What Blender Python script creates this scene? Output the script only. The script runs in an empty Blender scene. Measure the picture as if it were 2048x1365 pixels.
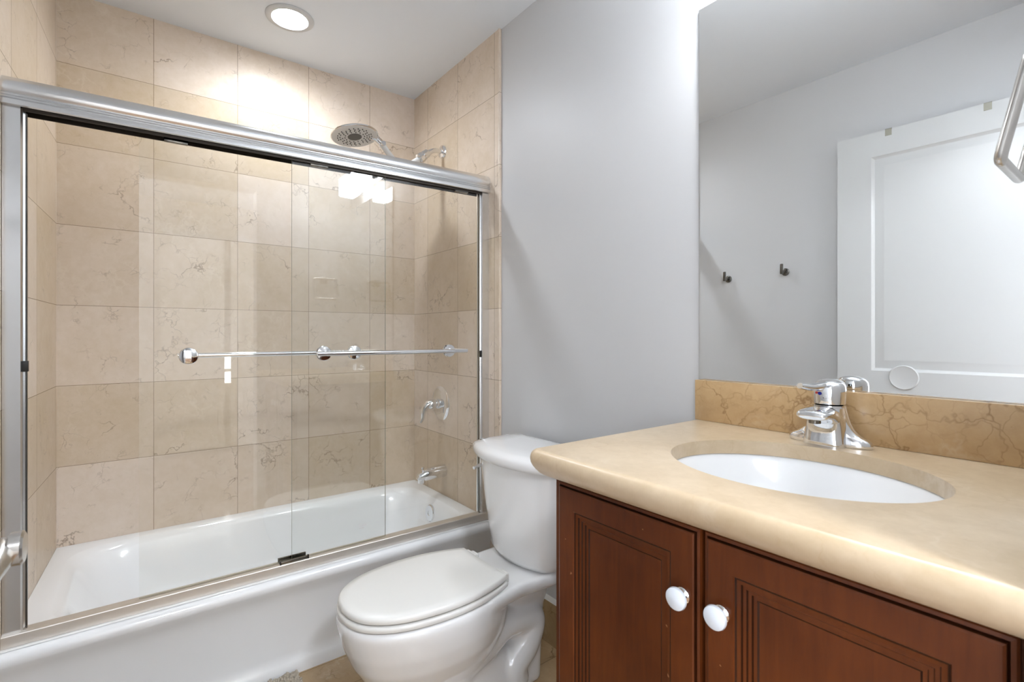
import bpy, bmesh, math, random
from mathutils import Vector, Matrix
random.seed(7)
C = bpy.context.scene.collection
S = bpy.context.scene
PI = math.pi

# ------------------------------------------------------------------ camera
cam = bpy.data.cameras.new('camera'); camo = bpy.data.objects.new('camera', cam); C.objects.link(camo)
camo.location = (2.5239, -1.2342, 1.1513)
camo.rotation_euler = (PI/2, 0, 0.9233)
cam.sensor_width = 36.0; cam.lens = 36.0*1000.25/2048
cam.shift_y = -0.00607
cam.clip_start = 0.02
cam.dof.use_dof = True; cam.dof.focus_distance = 1.6; cam.dof.aperture_fstop = 8.0
S.camera = camo
# ------------------------------------------------------------------ world, exposure
w = bpy.data.worlds.new('world'); S.world = w; w.use_nodes = True
w.node_tree.nodes['Background'].inputs[0].default_value = (0.8, 0.9, 1.0, 1)
w.node_tree.nodes['Background'].inputs[1].default_value = 1.0
S.view_settings.view_transform = 'Standard'; S.view_settings.look = 'None'
S.view_settings.gamma = 1.0; S.view_settings.use_curve_mapping = False
S.view_settings.exposure = 0.68
VANITY_LAMP = 19.0; VANITY_OPENING = 58.0; DOWNLIGHT = 50.0; DOWNLIGHT_BEAM = 18.0; DAYLIGHT = 8.0; FILL_LAMP = 95.0; SIDE_FILL = 4.2  # hallway lamp and side panes are added fill

# ------------------------------------------------------------------ material helpers
def lin(r, g, b):
    f = lambda c: (c/255/12.92) if c/255 <= 0.04045 else ((c/255+0.055)/1.055)**2.4
    return (f(r), f(g), f(b), 1.0)

class NT:
    def __init__(s, name):
        s.m = bpy.data.materials.new(name); s.m.use_nodes = True
        s.t = s.m.node_tree; s.b = s.t.nodes['Principled BSDF']; s.out = s.t.nodes['Material Output']
    def n(s, typ, **kw):
        nd = s.t.nodes.new(typ)
        for k, v in kw.items(): setattr(nd, k, v)
        return nd
    def l(s, a, b): s.t.links.new(a, b)
    def put(s, sock, v):
        if isinstance(v, bpy.types.NodeSocket): s.l(v, sock)
        else: sock.default_value = v
    def math(s, op, a, b=None, c=None, clamp=False):
        nd = s.n('ShaderNodeMath', operation=op, use_clamp=clamp); s.put(nd.inputs[0], a)
        if b is not None: s.put(nd.inputs[1], b)
        if c is not None: s.put(nd.inputs[2], c)
        return nd.outputs[0]
    def vmath(s, op, a, b=None):
        nd = s.n('ShaderNodeVectorMath', operation=op); s.put(nd.inputs[0], a)
        if b is not None: s.put(nd.inputs[1], b)
        return nd.outputs['Value'] if op in ('DOT_PRODUCT', 'LENGTH') else nd.outputs[0]
    def mix(s, f, a, b):
        nd = s.n('ShaderNodeMix', data_type='RGBA'); s.put(nd.inputs[0], f); s.put(nd.inputs[6], a); s.put(nd.inputs[7], b)
        return nd.outputs[2]
    def noise(s, vec, scale, detail=4, rough=0.55, dist=0.0, out='Fac'):
        nd = s.n('ShaderNodeTexNoise'); s.l(vec, nd.inputs['Vector'])
        nd.inputs['Scale'].default_value = scale; nd.inputs['Detail'].default_value = detail
        nd.inputs['Roughness'].default_value = rough; nd.inputs['Distortion'].default_value = dist
        return nd.outputs[out]
    def rng(s, v, a, b, c=0.0, d=1.0):
        nd = s.n('ShaderNodeMapRange'); s.put(nd.inputs[0], v)
        for i, q in enumerate((a, b, c, d)): s.put(nd.inputs[i+1], q)
        return nd.outputs[0]
    def pos(s):
        return s.n('ShaderNodeNewGeometry').outputs['Position']
    def bump(s, h, strength, dist):
        nd = s.n('ShaderNodeBump'); nd.inputs['Strength'].default_value = strength
        nd.inputs['Distance'].default_value = dist; s.l(h, nd.inputs['Height']); s.l(nd.outputs[0], s.b.inputs['Normal'])

def plain(name, col, rough=0.5, metal=0.0, coat=0.0, noise_amt=0.0, noise_scale=20, bump=0.0, bump_scale=200, spec=0.5):
    k = NT(name)
    k.b.inputs['Roughness'].default_value = rough; k.b.inputs['Metallic'].default_value = metal
    k.b.inputs['Coat Weight'].default_value = coat; k.b.inputs['Coat Roughness'].default_value = 0.04
    k.b.inputs['Specular IOR Level'].default_value = spec
    co = k.n('ShaderNodeTexCoord').outputs['Object']
    if noise_amt > 0:
        f = k.noise(co, noise_scale, 5)
        d = tuple(c*(1-noise_amt) for c in col[:3])+(1,); u = tuple(min(1, c*(1+noise_amt)) for c in col[:3])+(1,)
        k.l(k.mix(f, d, u), k.b.inputs['Base Color'])
    else:
        k.b.inputs['Base Color'].default_value = col
    if bump > 0: k.bump(k.noise(co, bump_scale, 3), bump, 0.002)
    return k.m

def emit(name, col, strength):
    k = NT(name); k.b.inputs['Base Color'].default_value = col
    k.b.inputs['Emission Color'].default_value = col; k.b.inputs['Emission Strength'].default_value = strength
    return k.m

def cracks(k, vec, scale, width, mask_scale, lo, hi, warp=0.09):
    wv = k.noise(vec, 9.0, 4, 0.6, out='Color')
    sc = k.n('ShaderNodeVectorMath', operation='SCALE'); k.l(k.vmath('SUBTRACT', wv, (0.5, 0.5, 0.5)), sc.inputs[0]); sc.inputs['Scale'].default_value = warp*2
    vo = k.n('ShaderNodeTexVoronoi', feature='DISTANCE_TO_EDGE'); k.l(k.vmath('ADD', vec, sc.outputs[0]), vo.inputs['Vector']); vo.inputs['Scale'].default_value = scale
    ln = k.rng(vo.outputs['Distance'], 0.0, width, 1.0, 0.0)
    mk = k.rng(k.noise(k.vmath('ADD', vec, (5.3, 1.7, 9.1)), mask_scale, 3), lo, hi)
    return k.math('MULTIPLY', ln, mk)

def marble(k, vec, ca, cb, cv, vein_amt=0.6, tilerand=None, tvar=0.25, m=(0.54, 0.66)):
    cloud = k.noise(vec, 5.0, 6, 0.66, 0.4)
    fine = k.noise(vec, 34, 6, 0.7, 0.3)
    f = k.math('ADD', k.math('MULTIPLY', k.rng(cloud, 0.3, 0.7), 0.6), k.math('MULTIPLY', k.rng(fine, 0.3, 0.7), 0.4))
    if tilerand is not None:
        f = k.math('ADD', k.math('MULTIPLY', f, 1-tvar), k.math('MULTIPLY', tilerand, tvar), clamp=True)
    col = k.mix(f, ca, cb)
    v = cracks(k, vec, 6.0, 0.022, 5.0, m[0], m[1])
    v2 = cracks(k, k.vmath('ADD', vec, (2.1, 4.4, 8.8)), 19.0, 0.04, 11.0, m[0], m[1]+0.02, 0.06)
    fl = k.rng(k.noise(vec, 75, 3, 0.6), 0.70, 0.76)
    v = k.math('MULTIPLY', k.math('MAXIMUM', k.math('MAXIMUM', v, k.math('MULTIPLY', v2, 0.6)), k.math('MULTIPLY', fl, 0.35)), vein_amt, clamp=True)
    lt = cracks(k, k.vmath('ADD', vec, (11, 3, 7)), 9.0, 0.08, 5.0, 0.5, 0.66, 0.12)
    col = k.mix(k.math('MULTIPLY', lt, 0.22), col, lin(236, 226, 210))
    return k.mix(v, col, cv)

def tile_mat(name, axis, u0, v0, size, ca, cb, cv, grout, rough=0.28, gw=0.0020, vein=0.62, size2=None, tvar=0.55):
    k = NT(name); sep = k.n('ShaderNodeSeparateXYZ'); k.l(k.pos(), sep.inputs[0])
    U = sep.outputs[axis[0]]; V = sep.outputs[axis[1]]; s2 = size2 or size
    u = k.math('DIVIDE', k.math('SUBTRACT', U, u0), size); v = k.math('DIVIDE', k.math('SUBTRACT', V, v0), s2)
    iu = k.math('FLOOR', u); iv = k.math('FLOOR', v)
    cmb = k.n('ShaderNodeCombineXYZ'); k.l(iu, cmb.inputs[0]); k.l(iv, cmb.inputs[1]); cmb.inputs[2].default_value = u0*3.1+v0
    wn = k.n('ShaderNodeTexWhiteNoise', noise_dimensions='3D'); k.l(cmb.outputs[0], wn.inputs['Vector'])
    sc = k.n('ShaderNodeVectorMath', operation='SCALE'); k.l(wn.outputs['Color'], sc.inputs[0]); sc.inputs['Scale'].default_value = 37.0
    vec = k.vmath('ADD', k.pos(), sc.outputs[0])
    col = marble(k, vec, ca, cb, cv, vein, wn.outputs['Value'], tvar)
    fu = k.math('FRACT', u); fv = k.math('FRACT', v)
    du = k.math('MULTIPLY', k.math('MINIMUM', fu, k.math('SUBTRACT', 1.0, fu)), size)
    dv = k.math('MULTIPLY', k.math('MINIMUM', fv, k.math('SUBTRACT', 1.0, fv)), s2)
    g = k.math('LESS_THAN', k.math('MINIMUM', du, dv), gw/2)
    k.l(k.mix(k.math('MULTIPLY', g, 0.75), col, grout), k.b.inputs['Base Color'])
    k.l(k.math('ADD', rough, k.math('MULTIPLY', g, 0.5)), k.b.inputs['Roughness'])
    k.b.inputs['Specular IOR Level'].default_value = 0.22
    return k.m

CA = lin(196, 175, 143); CB = lin(232, 218, 206); CV = lin(112, 84, 54); GR = lin(128, 106, 78)
M = {}
M['tile_back'] = tile_mat('marble_tile_back', ('Y', 'Z'), -1.1689-0.305*3, 1.2635-0.305*5, 0.305, CA, CB, CV, GR)
M['tile_right'] = tile_mat('marble_tile_plumbing', ('X', 'Z'), 0.157-0.305*2, 1.2635-0.305*5, 0.305, CA, CB, CV, GR)
M['tile_left'] = tile_mat('marble_tile_left', ('X', 'Z'), 0.02-0.305*2, 1.2635-0.305*5, 0.305, CA, CB, CV, GR)
M['floor'] = tile_mat('marble_floor', ('X', 'Y'), 0.735-0.305*5, -0.35-0.61*5, 0.1525, lin(150, 122, 88), lin(196, 170, 134), lin(92, 68, 42), lin(105, 84, 58), 0.16, 0.0022, 0.7, 0.61)
M['base_tile'] = tile_mat('marble_base', ('X', 'Z'), 0.9, -0.1, 0.305, lin(150, 124, 88), lin(190, 164, 126), lin(100, 76, 46), GR, 0.2, 0.0016, 0.9)

def stone(name, ca, cb, cv, rough, vein, m):
    k = NT(name); co = k.n('ShaderNodeTexCoord').outputs['Object']
    k.l(marble(k, co, ca, cb, cv, vein, None, 0, m), k.b.inputs['Base Color']); k.b.inputs['Roughness'].default_value = rough
    return k.m
M['counter'] = stone('counter_marble', lin(182, 159, 127), lin(210, 190, 162), lin(172, 138, 94), 0.3, 0.4, (0.5, 0.66))
M['splash'] = stone('splash_marble', lin(174, 141, 99), lin(200, 170, 128), lin(120, 82, 42), 0.22, 0.6, (0.40, 0.6))
M['paint'] = plain('grey_wall_paint', lin(205, 205, 206), 0.42, bump=0.04, bump_scale=260, spec=0.35)
M['ceil'] = plain('ceiling_paint', lin(230, 234, 239), 0.75, bump=0.15, bump_scale=320, spec=0.2)
M['white'] = plain('white_door_paint', lin(200, 201, 201), 0.32)
M['caulk'] = plain('white_caulk', lin(228, 227, 222), 0.6)
M['porcelain'] = plain('white_porcelain', lin(243, 243, 243), 0.08, coat=0.5)
M['enamel'] = plain('white_tub_enamel', lin(246, 247, 248), 0.12, coat=0.4)
M['plastic'] = plain('white_seat_plastic', lin(236, 235, 231), 0.22)
M['chrome'] = plain('polished_chrome', (0.82, 0.83, 0.85, 1), 0.04, 1.0)
M['nickel'] = plain('brushed_nickel', lin(205, 202, 198), 0.24, 1.0, noise_amt=0.06, noise_scale=60)
M['alu'] = plain('bright_aluminium', (0.80, 0.81, 0.82, 1), 0.27, 1.0, noise_amt=0.03, noise_scale=40)
M['sill'] = plain('brushed_aluminium_sill', lin(222, 216, 208), 0.45, 0.75)
M['dark'] = plain('painted_gap_shade', lin(48, 40, 32), 0.45, 0.4)  # tone of the shade painted under the header
M['black'] = plain('black_vinyl', lin(22, 21, 20), 0.5)
M['gunmetal'] = plain('dark_polished_metal', lin(120, 118, 114), 0.16, 1.0)
M['greyplastic'] = plain('grey_plastic', lin(224, 224, 223), 0.35)
M['clip'] = plain('grey_metal_clip', lin(158, 156, 143), 0.4)
M['nozzle'] = plain('grey_rubber', lin(105, 104, 102), 0.6)
M['knob'] = plain('white_ceramic_knob', lin(222, 228, 236), 0.1, coat=0.3)
M['mirror'] = plain('mirror_silver', (0.93, 0.94, 0.935, 1), 0.0, 1.0)
M['mirror_edge'] = plain('mirror_glass_edge', lin(60, 66, 64), 0.15)
M['blue'] = plain('blue_dot', lin(25, 35, 140), 0.3)
M['red'] = plain('red_dot', lin(170, 30, 30), 0.3)
M['hall_floor'] = plain('hall_wood_floor', lin(120, 88, 60), 0.1, noise_amt=0.2, noise_scale=8)
M['hall_paint'] = plain('hall_paint', lin(214, 208, 200), 0.6)
M['slat'] = plain('blind_slat', lin(226, 218, 206), 0.6)
M['pile'] = plain('greige_pile', lin(178, 168, 152), 0.95, noise_amt=0.35, noise_scale=90)
M['mat_back'] = plain('mat_backing', lin(120, 108, 92), 0.95)
M['day'] = emit('daylight_pane', (0.93, 0.97, 1.0, 1), DAYLIGHT)
M['lens'] = emit('downlight_lens', (0.90, 0.965, 1.04, 1), DOWNLIGHT)
M['shade'] = emit('lit_frosted_glass', (0.93, 0.975, 1.02, 1), VANITY_LAMP)
M['bulb_glow'] = emit('lit_shade_opening', (0.93, 0.975, 1.02, 1), VANITY_OPENING)
M['dome'] = emit('fill_dome_glass', (0.92, 0.97, 1.04, 1), FILL_LAMP)
M['side_fill'] = emit('side_fill_pane', (0.90, 0.96, 1.04, 1), SIDE_FILL)

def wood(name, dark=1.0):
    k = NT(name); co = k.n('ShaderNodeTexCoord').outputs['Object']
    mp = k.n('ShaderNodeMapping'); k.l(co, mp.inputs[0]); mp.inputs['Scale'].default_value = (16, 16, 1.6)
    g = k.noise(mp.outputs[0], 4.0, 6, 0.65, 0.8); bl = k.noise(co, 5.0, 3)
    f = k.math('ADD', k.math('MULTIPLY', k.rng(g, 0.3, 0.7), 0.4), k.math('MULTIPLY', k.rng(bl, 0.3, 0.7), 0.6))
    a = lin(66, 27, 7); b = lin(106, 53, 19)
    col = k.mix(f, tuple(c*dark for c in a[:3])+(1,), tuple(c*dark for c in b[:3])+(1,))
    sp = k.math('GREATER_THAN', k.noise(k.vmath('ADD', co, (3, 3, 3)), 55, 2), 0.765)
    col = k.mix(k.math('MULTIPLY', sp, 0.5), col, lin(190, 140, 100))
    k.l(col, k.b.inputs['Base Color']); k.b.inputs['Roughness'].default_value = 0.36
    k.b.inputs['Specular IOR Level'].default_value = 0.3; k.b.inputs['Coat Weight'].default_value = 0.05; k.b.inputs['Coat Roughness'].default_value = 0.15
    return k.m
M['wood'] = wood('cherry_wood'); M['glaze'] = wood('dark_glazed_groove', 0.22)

def glass_mat():
    k = NT('clear_glass'); k.t.nodes.remove(k.b)
    geo = k.n('ShaderNodeNewGeometry')
    c = k.math('ABSOLUTE', k.vmath('DOT_PRODUCT', geo.outputs['Normal'], geo.outputs['Incoming']))
    p = k.math('POWER', k.math('SUBTRACT', 1.0, c, clamp=True), 5.0)
    fr = k.math('ADD', 0.042, k.math('MULTIPLY', p, 0.958))
    tr = k.n('ShaderNodeBsdfTransparent'); tr.inputs[0].default_value = (0.985, 0.99, 0.985, 1)
    gl = k.n('ShaderNodeBsdfGlossy'); gl.inputs['Roughness'].default_value = 0.0; gl.inputs[0].default_value = (1, 1, 1, 1)
    mx = k.n('ShaderNodeMixShader'); k.l(fr, mx.inputs[0]); k.l(tr.outputs[0], mx.inputs[1]); k.l(gl.outputs[0], mx.inputs[2])
    k.l(mx.outputs[0], k.out.inputs[0])
    return k.m
M['glass'] = glass_mat()
M['glass_edge'] = plain('glass_edge', lin(140, 138, 118), 0.3)

# ------------------------------------------------------------------ geometry helpers
def add_face(bm, vs, mi=0):
    try:
        f = bm.faces.new(vs); f.material_index = mi; return f
    except ValueError:
        return None

def box(bm, x0, x1, y0, y1, z0, z1, bevel=0.0, mi=0, seg=2):
    v = [bm.verts.new((x, y, z)) for z in (z0, z1) for x, y in ((x0, y0), (x1, y0), (x1, y1), (x0, y1))]
    fs = [add_face(bm, [v[i] for i in q], mi) for q in ((3, 2, 1, 0), (4, 5, 6, 7), (0, 1, 5, 4), (1, 2, 6, 5), (2, 3, 7, 6), (3, 0, 4, 7))]
    if bevel > 0:
        es = set(e for f in fs for e in f.edges)
        bmesh.ops.bevel(bm, geom=list(es), offset=bevel, segments=seg, profile=0.5, affect='EDGES', clamp_overlap=True)
    return bm

def loft(bm, rings, cap0=True, cap1=True, mi=0, mis=None):
    R = [[bm.verts.new(p) for p in r] for r in rings]
    n = len(R[0])
    for j in range(len(R)-1):
        m = mis[j] if mis else mi
        for i in range(n):
            add_face(bm, (R[j][i], R[j][(i+1) % n], R[j+1][(i+1) % n], R[j+1][i]), m)
    if cap0: add_face(bm, list(reversed(R[0])), mi)
    if cap1: add_face(bm, R[-1], mi)
    return R

def ell(cx, cy, z, a, b, N=48, e=2.0):
    out = []
    for i in range(N):
        t = 2*PI*i/N; c, s = math.cos(t), math.sin(t)
        out.append(Vector((cx+a*math.copysign(abs(c)**(2/e), c), cy+b*math.copysign(abs(s)**(2/e), s), z)))
    return out

def frame(d):
    d = Vector(d).normalized(); u = Vector((0, 0, 1)) if abs(d.z) < 0.9 else Vector((1, 0, 0))
    a = u.cross(d).normalized(); b = d.cross(a).normalized()
    return a, b

def lathe(bm, prof, origin, axis, N=40, cap=True, mi=0):
    a, b = frame(axis); d = Vector(axis).normalized(); o = Vector(origin)
    rings = [[o+d*h+(a*math.cos(2*PI*i/N)+b*math.sin(2*PI*i/N))*max(r, 1e-5) for i in range(N)] for r, h in prof]
    loft(bm, rings, cap, cap, mi)

def smooth_path(pts, n=8):
    P = [Vector(p) for p in pts]; out = []
    for i in range(len(P)-1):
        p0 = P[max(i-1, 0)]; p1 = P[i]; p2 = P[i+1]; p3 = P[min(i+2, len(P)-1)]
        for j in range(n):
            t = j/n
            out.append(0.5*((2*p1)+(p2-p0)*t+(2*p0-5*p1+4*p2-p3)*t*t+(3*p1-p0-3*p2+p3)*t**3))
    out.append(P[-1]); return out

def tube(bm, pts, rad, N=20, mi=0, sx=1.0, closed=False):
    P = [Vector(p) for p in pts]; n = len(P)
    rads = rad if isinstance(rad, (list, tuple)) else [rad]*n
    T = []
    for i in range(n):
        if closed: T.append((P[(i+1) % n]-P[i-1]).normalized())
        else: T.append((P[min(i+1, n-1)]-P[max(i-1, 0)]).normalized())
    a, b = frame(T[0]); rings = []
    for i in range(n):
        a = (a-T[i]*a.dot(T[i])).normalized(); b = T[i].cross(a).normalized()
        rings.append([P[i]+(a*math.cos(2*PI*k/N)*sx+b*math.sin(2*PI*k/N))*rads[i] for k in range(N)])
    if closed: rings.append(rings[0]); 
    loft(bm, rings, not closed, not closed, mi)

def prism(bm, prof, axis, a0, a1, mi=0):
    """prof: list of 2D pts; axis 'Y': prof=(x,z); axis 'X': prof=(y,z); axis 'Z': prof=(x,y)"""
    def P(p, a):
        return Vector((p[0], a, p[1])) if axis == 'Y' else Vector((a, p[0], p[1])) if axis == 'X' else Vector((p[0], p[1], a))
    loft(bm, [[P(p, a0) for p in prof], [P(p, a1) for p in prof]], True, True, mi)

def wloc(o):
    v = Vector((0, 0, 0))
    while o is not None: v += Vector(o.location); o = o.parent
    return v

def obj(name, bm, mats, parent=None, smooth=35, origin=None, **props):
    bmesh.ops.recalc_face_normals(bm, faces=bm.faces[:])
    if parent is not None: off = wloc(parent)
    elif origin is not None: off = Vector(origin)
    else: off = Vector((0, 0, 0))
    bm.transform(Matrix.Translation(-off))
    me = bpy.data.meshes.new(name); bm.to_mesh(me); bm.free()
    for m in (mats if isinstance(mats, (list, tuple)) else [mats]): me.materials.append(m)
    if smooth:
        me.polygons.foreach_set('use_smooth', [True]*len(me.polygons)); me.set_sharp_from_angle(angle=math.radians(smooth))
    o = bpy.data.objects.new(name, me); C.objects.link(o)
    if parent is not None: o.parent = parent
    elif origin is not None: o.location = origin
    for k, v in props.items(): o[k] = v
    return o

def thing(name, loc, label, cat, group=None):
    o = bpy.data.objects.new(name, None); C.objects.link(o); o.location = loc; o.empty_display_size = 0.05
    o['label'] = label; o['category'] = cat
    if group: o['group'] = group
    return o

def struct(name, bm, mats, parent=None, smooth=30, **kw):
    return obj(name, bm, mats, parent, smooth, kind='structure', **kw)

def bake(o, mods):
    """apply modifiers: list of (type, dict)"""
    for t, kw in mods:
        m = o.modifiers.new(t.lower(), t)
        for k, v in kw.items(): setattr(m, k, v)
    dg = bpy.context.evaluated_depsgraph_get(); dg.update()
    me = bpy.data.meshes.new_from_object(o.evaluated_get(dg))
    old = o.data; o.modifiers.clear(); o.data = me; me.name = o.name; bpy.data.meshes.remove(old)
    return o

def NB(): return bmesh.new()

CEIL = 2.449
def yl(x): return -1.465-0.053*x          # the slightly skewed tiled wall at the tub's head end
# ================================================================== room shell
b = NB(); box(b, -0.12, 2.452, -1.66, 0.13, -0.1, 0.0); struct('floor', b, M['floor'])
b = NB(); box(b, -0.12, 4.75, -2.75, 0.75, CEIL, CEIL+0.1); struct('ceiling', b, M['ceil'])
b = NB(); box(b, -0.12, 0.0, -1.66, 0.13, 0, CEIL); struct('wall_back', b, M['tile_back'])
b = NB(); box(b, 0.0, 2.452, 0.010, 0.13, 0, CEIL); wr = struct('wall_right', b, M['paint'])
b = NB(); box(b, 0.0, 0.796, 0.0, 0.010, 0, CEIL); struct('tile_surround', b, M['tile_right'], wr)
b = NB(); box(b, 0.0, 2.452, -1.66, -1.53, 0, CEIL); wl = struct('wall_left', b, M['paint'])
b = NB(); prism(b, [(0, -1.53), (0, yl(0)), (0.752, yl(0.752)), (0.752, -1.53)], 'Z', 0, CEIL); struct('tile_surround', b, M['tile_left'], wl)
b = NB()   # wall with the doorway the photo is taken from
box(b, 2.452, 2.565, -0.60, 0.13, 0, CEIL); box(b, 2.452, 2.565, -2.75, -1.49, 0, CEIL); box(b, 2.452, 2.565, -1.49, -0.60, 2.085, CEIL)
struct('wall_front', b, M['paint'])
# tile edge trim strips at both ends of the surround
b = NB(); box(b, 0.796, 0.806, -0.003, 0.010, 0, CEIL, 0.002); struct('trim_1', b, M['tile_right'])
b = NB(); box(b, 0.752, 0.758, -1.53, yl(0.758)+0.003, 0, CEIL, 0.002); struct('trim_2', b, M['tile_left'])
# marble base along the grey wall, with its line of white caulk
b = NB(); box(b, 0.806, 1.752, -0.002, 0.010, 0, 0.158, 0.0015); bb = struct('baseboard_right', b, M['base_tile'])
b = NB(); prism(b, [(0.010, 0.158), (-0.002, 0.158), (0.002, 0.165), (0.010, 0.172)], 'X', 0.806, 1.752); struct('caulk_line', b, M['caulk'], bb)
b = NB(); box(b, 0.772, 2.452, -1.53, -1.518, 0, 0.158, 0.0015); struct('baseboard_left', b, M['base_tile'])
# room beyond the doorway
b = NB(); box(b, 2.452, 4.75, -2.75, 0.75, -0.1, 0.0); struct('floor_hallway', b, M['hall_floor'])
b = NB()
box(b, 4.65, 4.75, -2.75, -0.98, 0, CEIL); box(b, 4.65, 4.75, 0.30, 0.75, 0, CEIL)
box(b, 4.65, 4.75, -0.98, 0.30, 0.93, CEIL); box(b, 4.65, 4.75, -0.98, 0.30, 0, 0.66)
struct('wall_hallway_end', b, M['hall_paint'])
for nm, ya, yb, wy, n in (('right', 0.65, 0.75, 0.73, 2), ('left', -2.75, -2.65, -2.73, 3)):
    b = NB(); box(b, 2.565, 2.9, ya, yb, 0, CEIL); box(b, 4.4, 4.65, ya, yb, 0, CEIL); box(b, 2.9, 4.4, ya, yb, 2.25, CEIL); box(b, 2.9, 4.4, ya, yb, 0, 0.75)
    struct('wall_hallway_'+nm, b, M['hall_paint'])
    b = NB(); box(b, 2.9, 4.4, wy-0.005, wy+0.005, 0.75, 2.25); wn_ = struct('window_%d' % n, b, M['side_fill'])  # added glowing side pane, unseen, for soft fill through the doorway
    b = NB(); box(b, 3.63, 3.67, wy-0.025, wy+0.025, 0.75, 2.25); box(b, 2.9, 4.4, wy-0.025, wy+0.025, 1.48, 1.52); struct('window_frame', b, M['white'], wn_)
b = NB(); box(b, 4.72, 4.735, -0.98, 0.30, 0.66, 0.93)
win = struct('window_1', b, M['day'])
b = NB()
for z in (0.775,): box(b, 4.69, 4.72, -0.98, 0.30, z, z+0.03)
struct('window_frame', b, M['white'], win)

# vertical blind drawn over the hallway window, one slat turned open
vb = thing('vertical_blind', (4.62, -0.34, 0.02), 'pale vertical blind over the bright hallway window, mirrored in the glass door', 'blind')
b = NB(); box(b, 4.60, 4.64, -1.02, 0.34, 2.1, 2.14); obj('headrail', b, M['white'], vb)
for i in range(12):
    y = -0.98+i*0.117
    b = NB()
    if i == 4: box(b, 4.615, 4.618, y-0.058, y+0.004, 0.03, 2.1)
    else: box(b, 4.615, 4.618, y-0.058, y+0.062, 0.03, 2.1)
    obj('slat', b, M['slat'], vb, 0)

# added fill lamp on the hallway ceiling, unseen behind the camera
fl = thing('fill_ceiling_light', (3.5, -1.0, CEIL), 'round frosted fill light, added unseen on the hallway ceiling behind the camera', 'fill light')
b = NB(); lathe(b, [(0.19, 0), (0.19, -0.02), (0.17, -0.025)], (3.5, -1.0, CEIL), (0, 0, 1)); obj('light_base', b, M['nickel'], fl)
b = NB(); lathe(b, [(0.165, -0.025), (0.15, -0.06), (0.11, -0.085), (0.05, -0.1), (0.0, -0.102)], (3.5, -1.0, CEIL), (0, 0, 1)); obj('glass_dome', b, M['dome'], fl)

# ================================================================== bathtub
tub = thing('bathtub', (0.375, -0.74, 0), 'white alcove bathtub with a rounded apron behind the sliding glass doors', 'bathtub')
RZ = 0.352
def rect_ring(x0, x1, y0, y1, z, N=96):
    out = []; cx, cy, a, bb_ = (x0+x1)/2, (y0+y1)/2, (x1-x0)/2, (y1-y0)/2
    for i in range(N):
        t = 2*PI*i/N; c, s = math.cos(t), math.sin(t)
        c2 = math.copysign(abs(c)**0.5, c); s2 = math.copysign(abs(s)**0.5, s); q = max(abs(c2), abs(s2))
        out.append(Vector((cx+a*c2/q, cy+bb_*s2/q, z)))
    return out
def basin_ring(x0, x1, y0, y1, z, e, N=96):
    r = ell((x0+x1)/2, (y0+y1)/2, z, (x1-x0)/2, (y1-y0)/2, N, e); return r
b = NB()
outer = rect_ring(0.001, 0.752, -1.50, -0.001, RZ)
for p in outer:
    if p.y < -1.2: p.y = yl(p.x)+0.0005 if p.y < -1.499 else max(p.y, yl(p.x)+0.0005)
rings = [outer,
         basin_ring(0.045, 0.690, -1.43, -0.055, RZ, 7),
         basin_ring(0.050, 0.685, -1.425, -0.060, RZ-0.002, 7),
         basin_ring(0.060, 0.677, -1.41, -0.068, RZ-0.010, 6),
         basin_ring(0.068, 0.670, -1.395, -0.075, RZ-0.025, 5.5),
         basin_ring(0.078, 0.660, -1.36, -0.085, RZ-0.08, 5),
         basin_ring(0.095, 0.645, -1.30, -0.105, 0.18, 4.5),
         basin_ring(0.115, 0.63, -1.22, -0.125, 0.10, 4),
         basin_ring(0.15, 0.60, -1.14, -0.16, 0.062, 3.6),
         basin_ring(0.20, 0.55, -1.04, -0.22, 0.05, 3.2)]
loft(b, rings, False, True)
# apron, a moulded profile running along the tub
prof = [(0.70, RZ), (0.735, RZ), (0.752, RZ-0.002), (0.764, RZ-0.010), (0.768, RZ-0.022), (0.764, RZ-0.036), (0.752, RZ-0.055),
        (0.738, 0.26), (0.727, 0.20), (0.719, 0.13), (0.715, 0.075), (0.716, 0.055), (0.722, 0.042), (0.727, 0.030), (0.728, 0.0), (0.70, 0.0)]
loft(b, [[Vector((x, -0.0005, z)) for x, z in prof], [Vector((x, yl(x)+0.002, z)) for x, z in prof]], True, True)
obj('tub_body', b, M['enamel'], tub, 50)
b = NB(); lathe(b, [(0.040, 0), (0.040, 0.008), (0.036, 0.012), (0.012, 0.013), (0.010, 0.011), (0, 0.011)], (0.345, -0.079, 0.283), (0, -1, 0.12)); obj('overflow_plate', b, M['chrome'], tub)
b = NB(); lathe(b, [(0.035, 0), (0.035, 0.004), (0.02, 0.006), (0, 0.006)], (0.37, -0.30, 0.050), (0, 0, 1)); obj('drain', b, M['chrome'], tub)

# ================================================================== sliding shower door frame
FX = 0.737
sf = thing('shower_door_frame', (0.71, -0.74, RZ), 'bright aluminium sliding door frame standing on the front rim of the tub', 'shower frame')
def hz(y): return 1.845+0.018*y      # top of the header, dropping slightly to the left
b = NB()
hp = [(-0.058, 0), (-0.030, 0), (-0.022, -0.002), (-0.014, -0.004), (-0.012, -0.007), (-0.006, -0.012), (-0.001, -0.020), (0.001, -0.029), (0.0, -0.038), (-0.004, -0.046),
      (-0.006, -0.048), (-0.002, -0.050), (-0.001, -0.053), (-0.005, -0.055), (-0.001, -0.057), (0.0, -0.060), (-0.004, -0.062), (0.0, -0.064), (0.001, -0.068), (0.001, -0.077), (-0.004, -0.079), (-0.008, -0.072), (-0.052, -0.072), (-0.058, -0.078)]
y0, y1 = yl(FX)+0.0, -0.0
loft(b, [[Vector((FX+x, y, hz(y)+z)) for x, z in hp] for y in (y0, y1)], True, True); obj('header', b, M['alu'], sf, 25)
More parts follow.
